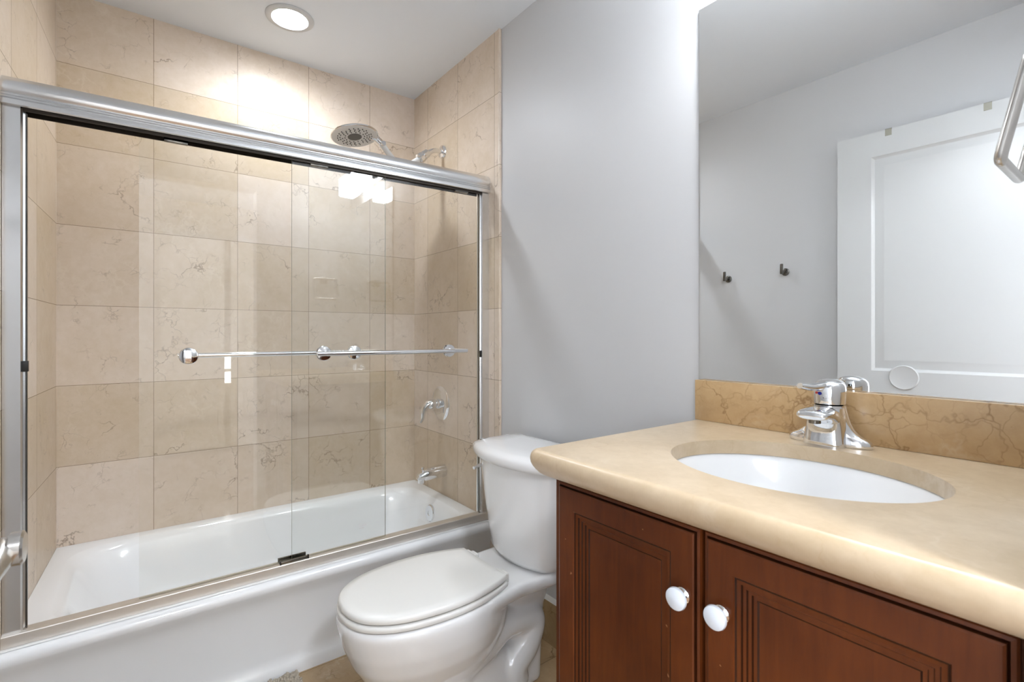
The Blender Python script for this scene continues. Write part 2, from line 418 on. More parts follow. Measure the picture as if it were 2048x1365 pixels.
b = NB(); tp = [(-0.050, -0.072), (-0.010, -0.072), (-0.010, -0.087), (-0.013, -0.087), (-0.013, -0.078), (-0.047, -0.078), (-0.047, -0.089), (-0.050, -0.089)]
loft(b, [[Vector((FX+x, y, hz(y)+z)) for x, z in tp] for y in (y0+0.04, y1-0.04)], True, True); obj('gap_shade_strip', b, M['dark'], sf, 25)  # dark strip put in for the shadowed gap below the header
for nm, ya, s in (('left', yl(0.70), 1), ('right', 0.0, -1)):
    b = NB(); ztop = hz(ya)-0.072
    pf = [(FX-0.055, 0), (FX-0.012, 0), (FX-0.012, 0.034), (FX-0.018, 0.038), (FX-0.022, 0.044), (FX-0.026, 0.044), (FX-0.026, 0.016), (FX-0.048, 0.016), (FX-0.048, 0.036), (FX-0.055, 0.036)]
    prism(b, [(x, ya+s*d) for x, d in pf], 'Z', RZ+0.02, ztop); obj('jamb', b, M['alu'], sf, 20)
    ys_ = sorted((ya+s*0.0440, ya+s*0.0462)); b = NB(); box(b, FX-0.0275, FX-0.0195, ys_[0], ys_[1], RZ+0.033, ztop-0.012); obj('jamb_dark_strip', b, M['gunmetal'], sf, 0)  # dark strip laid over the inner fin face
    b = NB(); box(b, FX-0.030, FX-0.014, ya+s*0.036-0.008, ya+s*0.036+0.012, 1.055, 1.083, 0.001); obj('bumper', b, M['black'], sf)
b = NB(); sp = [(-0.055, 0.0), (0.0, 0.0), (0.0, 0.029), (-0.0015, 0.031), (-0.014, 0.0315), (-0.014, 0.026), (-0.055, 0.024)]
loft(b, [[Vector((FX+x, yy, RZ+0.0005+z)) for x, z in sp] for yy in (yl(FX)+0.001, -0.001)], True, True); obj('sill', b, M['sill'], sf, 25)
b = NB(); box(b, FX-0.012, FX-0.004, -0.845, -0.755, RZ+0.030, RZ+0.041, 0.001); box(b, FX-0.046, FX-0.040, -0.845, -0.755, RZ+0.020, RZ+0.041, 0.001)
box(b, FX-0.046, FX-0.004, -0.843, -0.757, RZ+0.022, RZ+0.026); obj('door_guide', b, M['gunmetal'], sf)
b = NB(); box(b, FX-0.013, FX-0.003, -0.846, -0.843, RZ+0.028, RZ+0.043); box(b, FX-0.013, FX-0.003, -0.757, -0.754, RZ+0.028, RZ+0.043); obj('guide_cap', b, M['black'], sf)

# two sliding panes, each with its towel bar
def pane(x, ya, yb, label, bar_x, ya_bar, yb_bar, posts, side):
    t = thing('sliding_glass_door', (x, (ya+yb)/2, RZ+0.03), label, 'glass door')
    b = NB(); zt0, zt1 = hz(ya)-0.074, hz(yb)-0.074; z0 = RZ+0.028; th = 0.003
    v = [Vector((x-th, ya, z0)), Vector((x-th, yb, z0)), Vector((x-th, yb, zt1)), Vector((x-th, ya, zt0))]
    u = [p+Vector((2*th, 0, 0)) for p in v]
    V = [b.verts.new(p) for p in v]; U = [b.verts.new(p) for p in u]
    add_face(b, V, 0); add_face(b, U, 0)
    for i in range(4): add_face(b, (V[i], V[(i+1) % 4], U[(i+1) % 4], U[i]), 1)
    obj('glass_pane', b, [M['glass'], M['glass_edge']], t, 0)
    b = NB(); tube(b, [(bar_x, ya_bar, 1.086), (bar_x, yb_bar, 1.086)], 0.0085, 24); tb = obj('towel_bar', b, M['chrome'], t)
    for y in posts:
        b = NB(); lathe(b, [(0.010, -0.003), (0.025, 0.0), (0.026, 0.003), (0.024, 0.006), (0.010, 0.008), (0.009, 0.045*0.85), (0.009, 0.046)], (x+side*th, y, 1.086), (side, 0, 0)); obj('bar_post', b, M['chrome'], tb)
        b = NB(); lathe(b, [(0.024, 0.0), (0.0255, 0.002), (0.024, 0.0045), (0.019, 0.0065), (0.010, 0.0082), (0.004, 0.0088), (0, 0.0088)], (x-side*th, y, 1.086), (-side, 0, 0)); obj('post_washer', b, M['chrome'], tb)
    for y in (ya+0.09, yb-0.09):
        b = NB(); box(b, x-0.007, x+0.007, y-0.03, y+0.03, hz(y)-0.093, hz(y)-0.073, 0.001); obj('roller_bracket', b, M['gunmetal'], t)
    return t
pA = pane(FX-0.020, -0.806, -0.045, 'outer sliding glass door, nearest the toilet, with its towel bar on the room side', FX+0.024, -0.735, -0.135, (-0.70, -0.195), 1)
pB = pane(FX-0.036, -1.222, -0.465, 'inner sliding glass door, set left, with its towel bar inside the tub', FX-0.082, -1.125, -0.56, (-1.10, -0.585), -1)
b = NB(); box(b, FX-0.0168, FX-0.0166, -0.575, -0.545, 0.445, 0.452); box(b, FX-0.0168, FX-0.0166, -0.575, -0.555, 0.437, 0.441); obj('etched_stamp', b, M['greyplastic'], pA, 0)

# ================================================================== shower fittings
sh = thing('overhead_shower', (0.322, 0.0, 2.065), 'round chrome rain shower head on an adjustable arm above the glass doors', 'shower head')
b = NB(); lathe(b, [(0.034, 0), (0.034, 0.004), (0.030, 0.011), (0.018, 0.016), (0.012, 0.017)], (0.322, 0, 2.065), (0, -1, 0)); obj('wall_flange', b, M['chrome'], sh)
arm = smooth_path([(0.322, -0.005, 2.065), (0.322, -0.05, 2.062), (0.322, -0.095, 2.035), (0.322, -0.14, 1.995)], 6)
b = NB(); tube(b, arm, 0.012, 20); obj('shower_arm', b, M['chrome'], sh)
b = NB(); lathe(b, [(0.013, -0.006), (0.020, 0.0), (0.023, 0.03), (0.020, 0.034), (0.0245, 0.038), (0.0245, 0.06), (0.018, 0.066)], (0.322, -0.088, 2.041), (0, -0.045, -0.04)); obj('arm_collar', b, M['chrome'], sh)
ext = smooth_path([(0.322, -0.14, 1.995), (0.325, -0.20, 1.955), (0.327, -0.245, 1.955), (0.330, -0.285, 1.985), (0.335, -0.33, 2.03)], 6)
b = NB(); tube(b, ext, [0.014]*8+[0.012]*(len(ext)-8), 20, 0, 1.25); obj('extension_arm', b, M['greyplastic'], sh)
b = NB(); lathe(b, [(0.010, -0.02), (0.011, -0.018), (0.011, 0.018), (0.010, 0.02)], (0.334, -0.325, 2.026), (1, 0, 0)); obj('pivot_knob', b, M['chrome'], sh)
hc = Vector((0.338, -0.455, 2.036)); hn = Vector((0.16, 0.10, -1)).normalized()
b = NB(); lathe(b, [(0.0, -0.022), (0.03, -0.022), (0.06, -0.012), (0.095, -0.004), (0.102, 0.001), (0.102, 0.006), (0.098, 0.008)], hc, hn, 64); obj('head_disc', b, M['chrome'], sh)
b = NB(); lathe(b, [(0.097, 0.004), (0.097, 0.0085), (0.0, 0.0085)], hc, hn, 64); obj('spray_face', b, M['greyplastic'], sh)
b = NB(); lathe(b, [(0.03, 0.006), (0.03, 0.0100), (0.0, 0.0100)], hc, hn, 40); obj('centre_plate', b, M['nozzle'], sh)
a_, b_ = frame(hn); b = NB()
for k, (r, n) in enumerate(((0.042, 14), (0.053, 18), (0.063, 20), (0.073, 24))):
    for i in range(n):
        if (i*7+k*3) % 6 == 0 and k in (1, 3): continue
        t = 2*PI*(i+0.5*(k % 2))/n
        lathe(b, [(0.0028, 0.007), (0.0026, 0.0115), (0.0014, 0.0125)], hc+(a_*math.cos(t)+b_*math.sin(t))*r, hn, 8)
obj('nozzles', b, M['nozzle'], sh, 35, kind='stuff')
b = NB(); tube(b, [(0.335, -0.33, 2.03), (0.337, -0.355, 2.046), (0.338, -0.40, 2.052), (0.338, -0.44, 2.05)], [0.014, 0.016, 0.018, 0.02], 20); obj('head_joint', b, M['chrome'], sh)

sv = thing('shower_valve', (0.30, 0.0, 0.806), 'chrome shower mixer valve with a lever on the tiled end wall', 'shower valve')
b = NB(); lathe(b, [(0.086, 0), (0.086, 0.003), (0.078, 0.010), (0.050, 0.015), (0.030, 0.017), (0.0, 0.017)], (0.30, 0, 0.806), (0, -1, 0), 56); obj('escutcheon', b, M['chrome'], sv)
b = NB(); lathe(b, [(0.026, 0.014), (0.024, 0.03), (0.021, 0.032), (0.021, 0.036), (0.024, 0.038), (0.025, 0.062), (0.020, 0.070), (0.0, 0.072)], (0.30, 0, 0.806), (0, -1, 0)); obj('valve_hub', b, M['chrome'], sv)
hp_ = smooth_path([(0.30, -0.052, 0.812), (0.292, -0.078, 0.800), (0.284, -0.090, 0.770), (0.278, -0.093, 0.735), (0.274, -0.102, 0.715)], 6)
b = NB(); tube(b, hp_, [0.020-0.013*i/(len(hp_)-1) for i in range(len(hp_))], 20, 0, 1.0); obj('lever', b, M['chrome'], sv)

ts = thing('tub_spout', (0.33, 0.0, 0.476), 'chrome tub filler spout with a diverter pull below the shower valve', 'tub spout')
b = NB()
path = [(0.33, 0.0, 0.476), (0.33, -0.005, 0.476), (0.33, -0.06, 0.474), (0.33, -0.11, 0.468), (0.33, -0.135, 0.460), (0.33, -0.142, 0.452)]
tube(b, path, [0.032, 0.033, 0.030, 0.027, 0.022, 0.012], 28)
tube(b, [(0.33, -0.122, 0.462), (0.33, -0.123, 0.434)], [0.021, 0.018], 24)
obj('spout_body', b, M['chrome'], ts)
b = NB(); lathe(b, [(0.004, 0), (0.004, 0.016), (0.008, 0.018), (0.008, 0.024), (0.004, 0.026)], (0.33, -0.118, 0.484), (0, 0, 1), 16); obj('diverter_knob', b, M['chrome'], ts)

# ================================================================== toilet
TX = 1.190
toi = thing('toilet', (TX, -0.40, 0), 'white two-piece toilet with an elongated closed lid, between tub and vanity', 'toilet')
half = [(0.0, -0.794), (0.045, -0.788), (0.088, -0.768), (0.125, -0.728), (0.152, -0.668), (0.166, -0.590), (0.168, -0.520), (0.160, -0.450), (0.142, -0.385), (0.121, -0.336)]
def egg(dz, grow=0.0, z=0.4, backy=None):
    pts = [Vector((x, y, 0)) for x, y in half]; right = smooth_path(pts, 5)
    back = [Vector((right[-1].x*(1-2*i/8), right[-1].y, 0)) for i in range(1, 8)]
    left = [Vector((-p.x, p.y, 0)) for p in reversed(right[1:])]
    cy = -0.54; out = []
    for p in right+back+left:
        d = Vector((p.x, p.y-cy, 0)); L = d.length
        q = Vector((0, cy, 0))+d*((L+grow)/L); out.append(Vector((TX+q.x, q.y, z)))
    return out
# bowl, pedestal, trapway and shelf fused into one continuous porcelain body
b = NB()
def oval(cy, hy, hx, z, N=56, e=2.2, bx=0.0): return ell(TX+bx, cy, z, hx, hy, N, e)
def fb(front, back, hx, z, e=2.2): return oval((front+back)/2, (back-front)/2, hx, z, 56, e)
loft(b, [fb(-0.66, -0.36, 0.075, 0.10), fb(-0.695, -0.34, 0.100, 0.155), fb(-0.735, -0.31, 0.132, 0.205), fb(-0.765, -0.29, 0.156, 0.255),
         fb(-0.785, -0.28, 0.171, 0.305), fb(-0.795, -0.28, 0.178, 0.345), fb(-0.800, -0.29, 0.180, 0.372), fb(-0.797, -0.29, 0.177, 0.384), fb(-0.79, -0.30, 0.170, 0.388)])
loft(b, [fb(-0.60, -0.17, 0.108, 0.0, 2.6), fb(-0.60, -0.17, 0.108, 0.018, 2.6), fb(-0.585, -0.175, 0.096, 0.030, 2.6), fb(-0.575, -0.18, 0.078, 0.060, 2.4), fb(-0.60, -0.20, 0.072, 0.11, 2.2), fb(-0.64, -0.30, 0.08, 0.17, 2.2)])
tr_ = smooth_path([(TX, -0.47, 0.15), (TX, -0.37, 0.19), (TX, -0.30, 0.228), (TX, -0.22, 0.230), (TX, -0.180, 0.205), (TX, -0.205, 0.135), (TX, -0.255, 0.085), (TX, -0.25, 0.03)], 6)
for dx in (-0.038, 0.038):
    tube(b, [p+Vector((dx, 0, 0)) for p in tr_], 0.052, 20)
# shelf under the tank
def deck_ring(z, g=0.0):
    pts = [(0.168+g, -0.42), (0.150+g, -0.345), (0.140+g, -0.28), (0.145+g, -0.22), (0.148+g, -0.17), (0.142+g, -0.09-g), (0.12, -0.065-g)]
    r = [Vector((TX+x, y, z)) for x, y in pts]; l = [Vector((TX-x, y, z)) for x, y in reversed(pts)]
    return r+l
loft(b, [deck_ring(0.335, -0.03), deck_ring(0.350, -0.006), deck_ring(0.372, 0.0), deck_ring(0.385, -0.002), deck_ring(0.391, -0.010)])
loft(b, [fb(-0.26, -0.13, 0.060, 0.0, 3), fb(-0.26, -0.12, 0.055, 0.12, 3), fb(-0.27, -0.11, 0.056, 0.24, 3), fb(-0.30, -0.09, 0.078, 0.32, 3), fb(-0.34, -0.08, 0.125, 0.36, 3)])
bowl = obj('bowl', b, M['porcelain'], toi, 0)
bake(bowl, [('REMESH', dict(mode='VOXEL', voxel_size=0.0055)), ('SMOOTH', dict(factor=0.5, iterations=9))])
bowl.data.polygons.foreach_set('use_smooth', [True]*len(bowl.data.polygons))
b = NB(); loft(b, [egg(0, -0.030, 0.3882), egg(0, -0.028, 0.3915), egg(0, 0.000, 0.3915), egg(0, 0.0025, 0.3925), egg(0, 0.004, 0.398), egg(0, 0.003, 0.4035), egg(0, -0.001, 0.4062), egg(0, -0.008, 0.4070), egg(0, -0.040, 0.4070)]); obj('seat', b, M['plastic'], toi, 50)
b = NB(); loft(b, [egg(0, -0.060, 0.4074), egg(0, -0.058, 0.4116), egg(0, -0.004, 0.4116), egg(0, -0.001, 0.4126), egg(0, 0.0, 0.4165), egg(0, -0.001, 0.424), egg(0, -0.006, 0.4285), egg(0, -0.030, 0.4305), egg(0, -0.08, 0.4315)]); obj('lid', b, M['plastic'], toi, 50)
for s in (-1, 1):
    b = NB(); box(b, TX+s*0.085-0.018, TX+s*0.085+0.018, -0.338, -0.312, 0.389, 0.420, 0.006, seg=3)
    tube(b, [(TX+s*0.085-0.026, -0.330, 0.414), (TX+s*0.085+0.026, -0.330, 0.414)], 0.008, 14); obj('hinge', b, M['plastic'], toi)
    b = NB(); lathe(b, [(0.013, 0), (0.013, 0.008), (0.010, 0.018), (0.0, 0.022)], (TX+s*0.088, -0.36, 0.026), (0, 0, 1), 20); obj('bolt_cap', b, M['plastic'], toi)
# tank with a bowed front, tapering downwards
TKX = 1.186
def tank_ring(hw, yb, yf, bow, z, r=0.03, N=14):
    pts = []
    for i in range(N+1):
        t = -1+2*i/N; x = hw*t
        pts.append(Vector((TKX+x, yf-bow*(1-abs(t)**2.2), z)))
    # round the front corners
    pts[0].y = min(pts[0].y+r*0.9, yb); pts[-1].y = pts[0].y
    pts[0].x += 0.0; pts.insert(0, Vector((TKX-hw*1.0, (yf+yb)/2+0.03, z))); pts.append(Vector((TKX+hw*1.0, (yf+yb)/2+0.03, z)))
    pts[1].x += r*0.12; pts[-2].x -= r*0.12
    pts.append(Vector((TKX+hw-0.012, yb, z))); pts.append(Vector((TKX-hw+0.012, yb, z)))
    return pts
b = NB(); loft(b, [tank_ring(0.140, -0.05, -0.17, 0.040, 0.388), tank_ring(0.158, -0.045, -0.185, 0.050, 0.395), tank_ring(0.168, -0.04, -0.192, 0.053, 0.412), tank_ring(0.180, -0.035, -0.198, 0.055, 0.48), tank_ring(0.200, -0.032, -0.205, 0.06, 0.60), tank_ring(0.218, -0.030, -0.210, 0.064, 0.728)])
obj('tank', b, M['porcelain'], toi, 55)
b = NB(); loft(b, [tank_ring(0.222, -0.026, -0.215, 0.066, 0.722), tank_ring(0.234, -0.020, -0.224, 0.070, 0.726), tank_ring(0.238, -0.018, -0.228, 0.072, 0.738), tank_ring(0.238, -0.018, -0.228, 0.072, 0.752), tank_ring(0.232, -0.022, -0.222, 0.070, 0.762), tank_ring(0.205, -0.04, -0.20, 0.066, 0.769), tank_ring(0.12, -0.08, -0.16, 0.05, 0.772)])
obj('tank_lid', b, M['porcelain'], toi, 55)
b = NB(); lathe(b, [(0.014, 0), (0.014, 0.006), (0.010, 0.010), (0.006, 0.016)], (TKX-0.206, -0.16, 0.672), (-1, -0.25, 0), 20)
tube(b, [(TKX-0.219, -0.164, 0.672), (TKX-0.221, -0.20, 0.667), (TKX-0.217, -0.235, 0.660)], [0.006, 0.007, 0.006], 14); obj('flush_lever', b, M['chrome'], toi)
b = NB(); lathe(b, [(0.005, 0), (0.005, 0.018), (0.003, 0.019)], (1.265, -0.335, 0.03), (0, 0, 1), 12); obj('floor_bolt', b, M['black'], toi)

# ================================================================== vanity cabinet
VX0, VX1 = 1.752, 2.449; VF = -0.535; VT = 0.871
van = thing('vanity_cabinet', ((VX0+VX1)/2, -0.27, 0), 'dark cherry wood vanity cabinet with two panelled doors under the marble counter', 'vanity cabinet')
b = NB()
box(b, VX0, VX0+0.018, VF+0.02, 0.009, 0.0, VT); box(b, VX1-0.018, VX1, VF+0.02, 0.009, 0.0, VT); box(b, VX0+0.018, VX1-0.018, VF+0.02, 0.009, 0.10, 0.118)
box(b, VX0+0.018, VX1-0.018, -0.002, 0.009, 0.118, VT)
box(b, VX0, VX0+0.03, VF, VF+0.02, 0.0, VT); box(b, VX1-0.03, VX1, VF, VF+0.02, 0.0, VT)
box(b, VX0+0.03, VX1-0.03, VF, VF+0.02, 0.832, VT); box(b, VX0+0.03, VX1-0.03, VF, VF+0.02, 0.10, 0.14); box(b, 2.075, 2.115, VF, VF+0.02, 0.14, 0.832)
obj('carcass', b, M['wood'], van, 20)
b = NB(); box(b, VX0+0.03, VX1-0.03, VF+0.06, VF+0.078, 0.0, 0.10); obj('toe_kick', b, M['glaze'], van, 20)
def cab_door(x0, x1, z0, z1, kx, kz):
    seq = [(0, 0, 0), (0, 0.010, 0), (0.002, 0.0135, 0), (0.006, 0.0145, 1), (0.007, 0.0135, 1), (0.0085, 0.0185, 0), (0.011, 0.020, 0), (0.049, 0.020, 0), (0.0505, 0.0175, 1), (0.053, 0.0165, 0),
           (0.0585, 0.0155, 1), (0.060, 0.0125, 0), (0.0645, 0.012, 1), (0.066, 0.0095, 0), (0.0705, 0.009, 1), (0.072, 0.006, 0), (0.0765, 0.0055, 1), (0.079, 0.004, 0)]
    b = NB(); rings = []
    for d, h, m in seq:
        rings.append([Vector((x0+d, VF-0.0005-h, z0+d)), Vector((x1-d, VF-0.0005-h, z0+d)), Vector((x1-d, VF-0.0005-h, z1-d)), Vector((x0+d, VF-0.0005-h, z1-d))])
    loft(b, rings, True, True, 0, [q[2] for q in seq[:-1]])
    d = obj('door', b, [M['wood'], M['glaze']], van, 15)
    k = NB(); lathe(k, [(0.012, 0), (0.0125, 0.003), (0.010, 0.005), (0.0085, 0.010), (0.010, 0.013), (0.012, 0.014)], (kx, VF-0.0205, kz), (0, -1, 0), 28); kb = obj('knob_base', k, M['chrome'], d)
    k = NB(); lathe(k, [(0.011, 0.0135), (0.0165, 0.015), (0.0175, 0.018), (0.0165, 0.0215), (0.012, 0.0238), (0.0, 0.0245)], (kx, VF-0.0205, kz), (0, -1, 0), 36); obj('knob', k, M['knob'], d, label='white ceramic knob')
cab_door(1.773, 2.0925, 0.125, 0.857, 2.066, 0.748)
cab_door(2.0975, 2.434, 0.125, 0.857, 2.130, 0.748)

# ================================================================== countertop, splash, basin
CT = 0.922; CB_ = 0.8715
b = NB()
prof = [(0.012, CT), (0.0075, CT-0.0013), (0.004, CT-0.0042), (0.0015, CT-0.0085), (0.0003, CT-0.0135), (0.0, CT-0.0185), (0.001, CT-0.025), (0.004, CT-0.032), (0.009, CT-0.039), (0.015, CT-0.0455), (0.022, CB_)]
def counter_ring(d, z):
    xl = 1.736+d; yf = -0.604+d; r = max(0.022-d*0.5, 0.004); pts = [Vector((2.452, 0.0095, z)), Vector((xl, 0.0095, z))]
    for i in range(9):
        a = PI+PI/2*i/8; pts.append(Vector((xl+r+r*math.cos(a), yf+r+r*math.sin(a), z)))
    pts.append(Vector((2.452, yf, z)))
    return pts
loft(b, [counter_ring(d, z) for d, z in reversed(prof)])
SX, SY, SA, SB = 2.118, -0.305, 0.217, 0.180
ctop = obj('countertop', b, M['counter'], None, 0, label='cream marble counter slab with an oval cut-out, lying on the cherry vanity', category='countertop')
def cutter(a, bb_, z0, z1, N=96):
    b = NB(); loft(b, [ell(SX, SY, z0, a, bb_, N), ell(SX, SY, z1, a, bb_, N)]); return obj('cutter', b, M['counter'], None, 0)
c1 = cutter(SA, SB, 0.8, 1.0); c2 = cutter(SA+0.028, SB+0.028, 0.8, CT-0.029)
bake(ctop, [('BOOLEAN', dict(operation='DIFFERENCE', object=c1, solver='EXACT')), ('BOOLEAN', dict(operation='DIFFERENCE', object=c2, solver='EXACT'))])
for c in (c1, c2): bpy.data.objects.remove(c)
me = ctop.data; me.polygons.foreach_set('use_smooth', [True]*len(me.polygons)); me.set_sharp_from_angle(angle=math.radians(28))
b = NB(); box(b, 1.741, 2.452, -0.020, 0.0095, CT+0.0003, 1.0295, 0.0012)
obj('backsplash', b, M['splash'], None, 30, label='veined tan marble backsplash strip standing between counter and mirror', category='backsplash')
sk = thing('sink_basin', (SX, SY, 0.75), 'white oval undermount sink basin below the counter cut-out', 'sink')
b = NB(); zt = CT-0.0295
pr_ = [(0.026, zt-0.010), (0.026, zt), (0.004, zt), (0.001, zt-0.003), (-0.002, zt-0.012), (-0.012, zt-0.05), (-0.035, zt-0.095), (-0.075, zt-0.125), (-0.13, zt-0.137), (-0.155, zt-0.139)]
back = [(-0.155, zt-0.149), (-0.13, zt-0.147), (-0.070, zt-0.136), (-0.028, zt-0.105), (-0.004, zt-0.055), (0.006, zt-0.010)]
loft(b, [ell(SX, SY, z, SA+d, SB+d, 72) for d, z in pr_+back], False, False)
obj('bowl', b, M['porcelain'], sk, 50)
b = NB(); lathe(b, [(0.030, -0.004), (0.030, 0.002), (0.022, 0.003), (0.018, 0.0), (0, 0)], (SX, SY, zt-0.138), (0, 0, 1), 32); obj('drain', b, M['chrome'], sk)

# faucet -----------------------------------------------------------
FXc, FYc = 2.085, -0.062
fa = thing('sink_faucet', (FXc, FYc, CT), 'chrome single-lever sink faucet on the counter in front of the mirror', 'faucet')
b = NB()
def fr(cy, hx, hy, z, e=2.3, tilt=0.0, N=40):
    r = ell(FXc, FYc+cy, CT+z, hx, hy, N, e)
    if tilt:
        for p in r: p.z += (p.y-(FYc+cy))*tilt
    return r
# flared foot and concave waist
loft(b, [fr(0.0, 0.078, 0.025, 0.0003, 2.3), fr(0.0, 0.0795, 0.0265, 0.004, 2.3), fr(0.0, 0.079, 0.0260, 0.010, 2.2), fr(0.0, 0.074, 0.0245, 0.0155, 2.2), fr(0.0, 0.064, 0.0235, 0.020, 2.1), fr(0.0, 0.054, 0.0235, 0.026, 2.1),
         fr(0.0, 0.046, 0.024, 0.034, 2.1), fr(0.0, 0.040, 0.0255, 0.045, 2.1), fr(0.0, 0.0355, 0.0275, 0.058, 2.1), fr(0.0, 0.0325, 0.0290, 0.072, 2.0), fr(0.0, 0.0300, 0.0295, 0.082, 2.0)])
loft(b, [fr(-0.015, 0.0405, 0.0320, 0.0003, 3.0), fr(-0.015, 0.0405, 0.0320, 0.004, 3.0), fr(-0.014, 0.0385, 0.0310, 0.018, 3.0), fr(-0.013, 0.0365, 0.0300, 0.036, 3.0), fr(-0.014, 0.0350, 0.0310, 0.052, 3.0), fr(-0.015, 0.0335, 0.0320, 0.066, 2.8), fr(-0.012, 0.0310, 0.0310, 0.078, 2.4)])
# spout: hooded arm growing out of the waist toward the basin
sec = []
for y, zb, zt_, hx in ((0.0, 0.030, 0.080, 0.028), (-0.030, 0.036, 0.0815, 0.0325), (-0.042, 0.045, 0.082, 0.0335), (-0.054, 0.052, 0.0815, 0.0335), (-0.066, 0.0555, 0.080, 0.033), (-0.078, 0.057, 0.0785, 0.0315), (-0.086, 0.0575, 0.077, 0.029), (-0.091, 0.059, 0.075, 0.026), (-0.0935, 0.062, 0.072, 0.021)):
    zc, hz_ = (zb+zt_)/2, (zt_-zb)/2
    sec.append([Vector((FXc+hx*math.copysign(abs(math.cos(2*PI*i/36))**0.75, math.cos(2*PI*i/36)), FYc+y, CT+zc+hz_*math.copysign(abs(math.sin(2*PI*i/36))**0.8, math.sin(2*PI*i/36)))) for i in range(36)])
loft(b, sec)
obj('faucet_body', b, M['chrome'], fa, 40)
b = NB(); lathe(b, [(0.011, 0), (0.011, 0.008), (0.009, 0.0085), (0, 0.007)], (FXc, FYc-0.070, CT+0.058), (0, 0, -1), 24); obj('aerator', b, M['gunmetal'], fa)
b = NB(); loft(b, [fr(0.0, 0.026, 0.026, 0.0825, 2), fr(0.0, 0.0300, 0.0300, 0.085, 2), fr(0.0, 0.0308, 0.0308, 0.100, 2), fr(0.001, 0.0312, 0.0312, 0.114, 2, 0.12), fr(0.001, 0.0300, 0.0300, 0.123, 2, 0.12), fr(0.001, 0.0255, 0.0255, 0.130, 2, 0.12), fr(0.001, 0.016, 0.016, 0.1345, 2, 0.12), fr(0.001, 0.002, 0.002, 0.136, 2, 0.12)])
hd = obj('handle_cap', b, M['chrome'], fa, 45)
lv = smooth_path([(FXc, FYc+0.004, CT+0.123), (FXc-0.006, FYc-0.020, CT+0.122), (FXc-0.015, FYc-0.046, CT+0.120), (FXc-0.022, FYc-0.066, CT+0.122), (FXc-0.026, FYc-0.076, CT+0.124)], 5)
b = NB(); tube(b, lv, [0.012-0.006*math.sin(i/(len(lv)-1)*PI*0.5)+0.0 for i in range(len(lv))], 16, 0, 1.3); obj('lever', b, M['chrome'], hd)
b = NB(); lathe(b, [(0.0035, 0), (0.0035, 0.0012), (0, 0.0013)], (FXc-0.006, FYc-0.0302, CT+0.107), (-0.2, -1, 0), 14); obj('cold_mark', b, M['blue'], hd)
b = NB(); lathe(b, [(0.0025, 0), (0.0025, 0.0012), (0, 0.0013)], (FXc-0.0130, FYc-0.0277, CT+0.108), (-0.45, -1, 0), 14); obj('hot_mark', b, M['red'], hd)

# ================================================================== mirror and vanity light
b = NB(); box(b, 1.738, 2.452, 0.004, 0.0098, 1.0300, 2.043, 0.0)
for f in b.faces:
    f.normal_update()
    f.material_index = 0 if f.normal.y < -0.5 else 1
obj('wall_mirror', b, [M['mirror'], M['mirror_edge']], None, 0, label='large frameless mirror on the grey wall above the backsplash', category='mirror')

vl = thing('vanity_light', (2.04, 0.010, 2.15), 'wall light above the mirror with square frosted shades, seen mirrored in the glass door', 'wall light')
b = NB(); box(b, 1.83, 2.25, -0.012, 0.0098, 2.115, 2.185, 0.003); obj('back_plate', b, M['nickel'], vl)
for x in (1.945, 2.135):
    b = NB(); tube(b, smooth_path([(x, -0.012, 2.15), (x, -0.06, 2.175), (x, -0.108, 2.2), (x, -0.11, 2.178)], 4), 0.007, 14); obj('arm', b, M['nickel'], vl)
    b = NB(); box(b, x-0.052, x+0.052, -0.162, -0.058, 2.058, 2.18, 0.012, seg=3)
    b.normal_update()
    for f in b.faces: f.material_index = 1 if abs(f.normal.z) > 0.98 else 0
    obj('lamp_shade', b, [M['shade'], M['bulb_glow']], vl)

# recessed light over the tub
rl = thing('recessed_light', (0.343, -0.724, CEIL), 'round white recessed downlight glowing in the ceiling over the tub', 'recessed light')
b = NB(); lathe(b, [(0.064, 0.0), (0.092, 0.0), (0.092, 0.003), (0.086, 0.007), (0.070, 0.008), (0.064, 0.004)], (0.343, -0.724, CEIL-0.0002), (0, 0, -1), 64, False); obj('trim_ring', b, M['white'], rl)
b = NB(); lathe(b, [(0.066, 0.001), (0.060, 0.0045), (0, 0.006)], (0.343, -0.724, CEIL), (0, 0, -1), 64, False); obj('lens', b, M['lens'], rl)
sp_ = bpy.data.lights.new('downlight_beam', 'SPOT'); sp_.energy = DOWNLIGHT_BEAM; sp_.color = (0.90, 0.965, 1.04); sp_.spot_size = math.radians(168); sp_.spot_blend = 0.7; sp_.shadow_soft_size = 0.055
spo = bpy.data.objects.new('downlight_beam', sp_); C.objects.link(spo); spo.parent = rl; spo.location = (0, 0, -0.012)

# ================================================================== towel ring
tr = thing('towel_ring', (2.40, -0.18, 1.51), 'brushed nickel squared towel ring on the wall right of the mirror', 'towel ring')
A = [(2.3765, -0.262, 1.398), (2.407, -0.262, 1.536), (2.407, -0.110, 1.536), (2.3765, -0.110, 1.398)]
def rounded_loop(P, r=0.012, n=5):
    P = [Vector(p) for p in P]; out = []
    for i in range(len(P)):
        p = P[i]; a = (P[i-1]-p).normalized(); c = (P[(i+1) % len(P)]-p).normalized()
        for j in range(n+1):
            t = j/n; out.append((p+a*r)*(1-t)**2+2*p*t*(1-t)+(p+c*r)*t*t)
    return out
b = NB(); tube(b, rounded_loop(A), 0.0074, 16, 0, 1.0, True); obj('ring', b, M['nickel'], tr)
b = NB(); box(b, 2.398, 2.4515, -0.198, -0.174, 1.518, 1.542, 0.003); box(b, 2.443, 2.4515, -0.211, -0.161, 1.505, 1.555, 0.003); obj('wall_post', b, M['nickel'], tr)

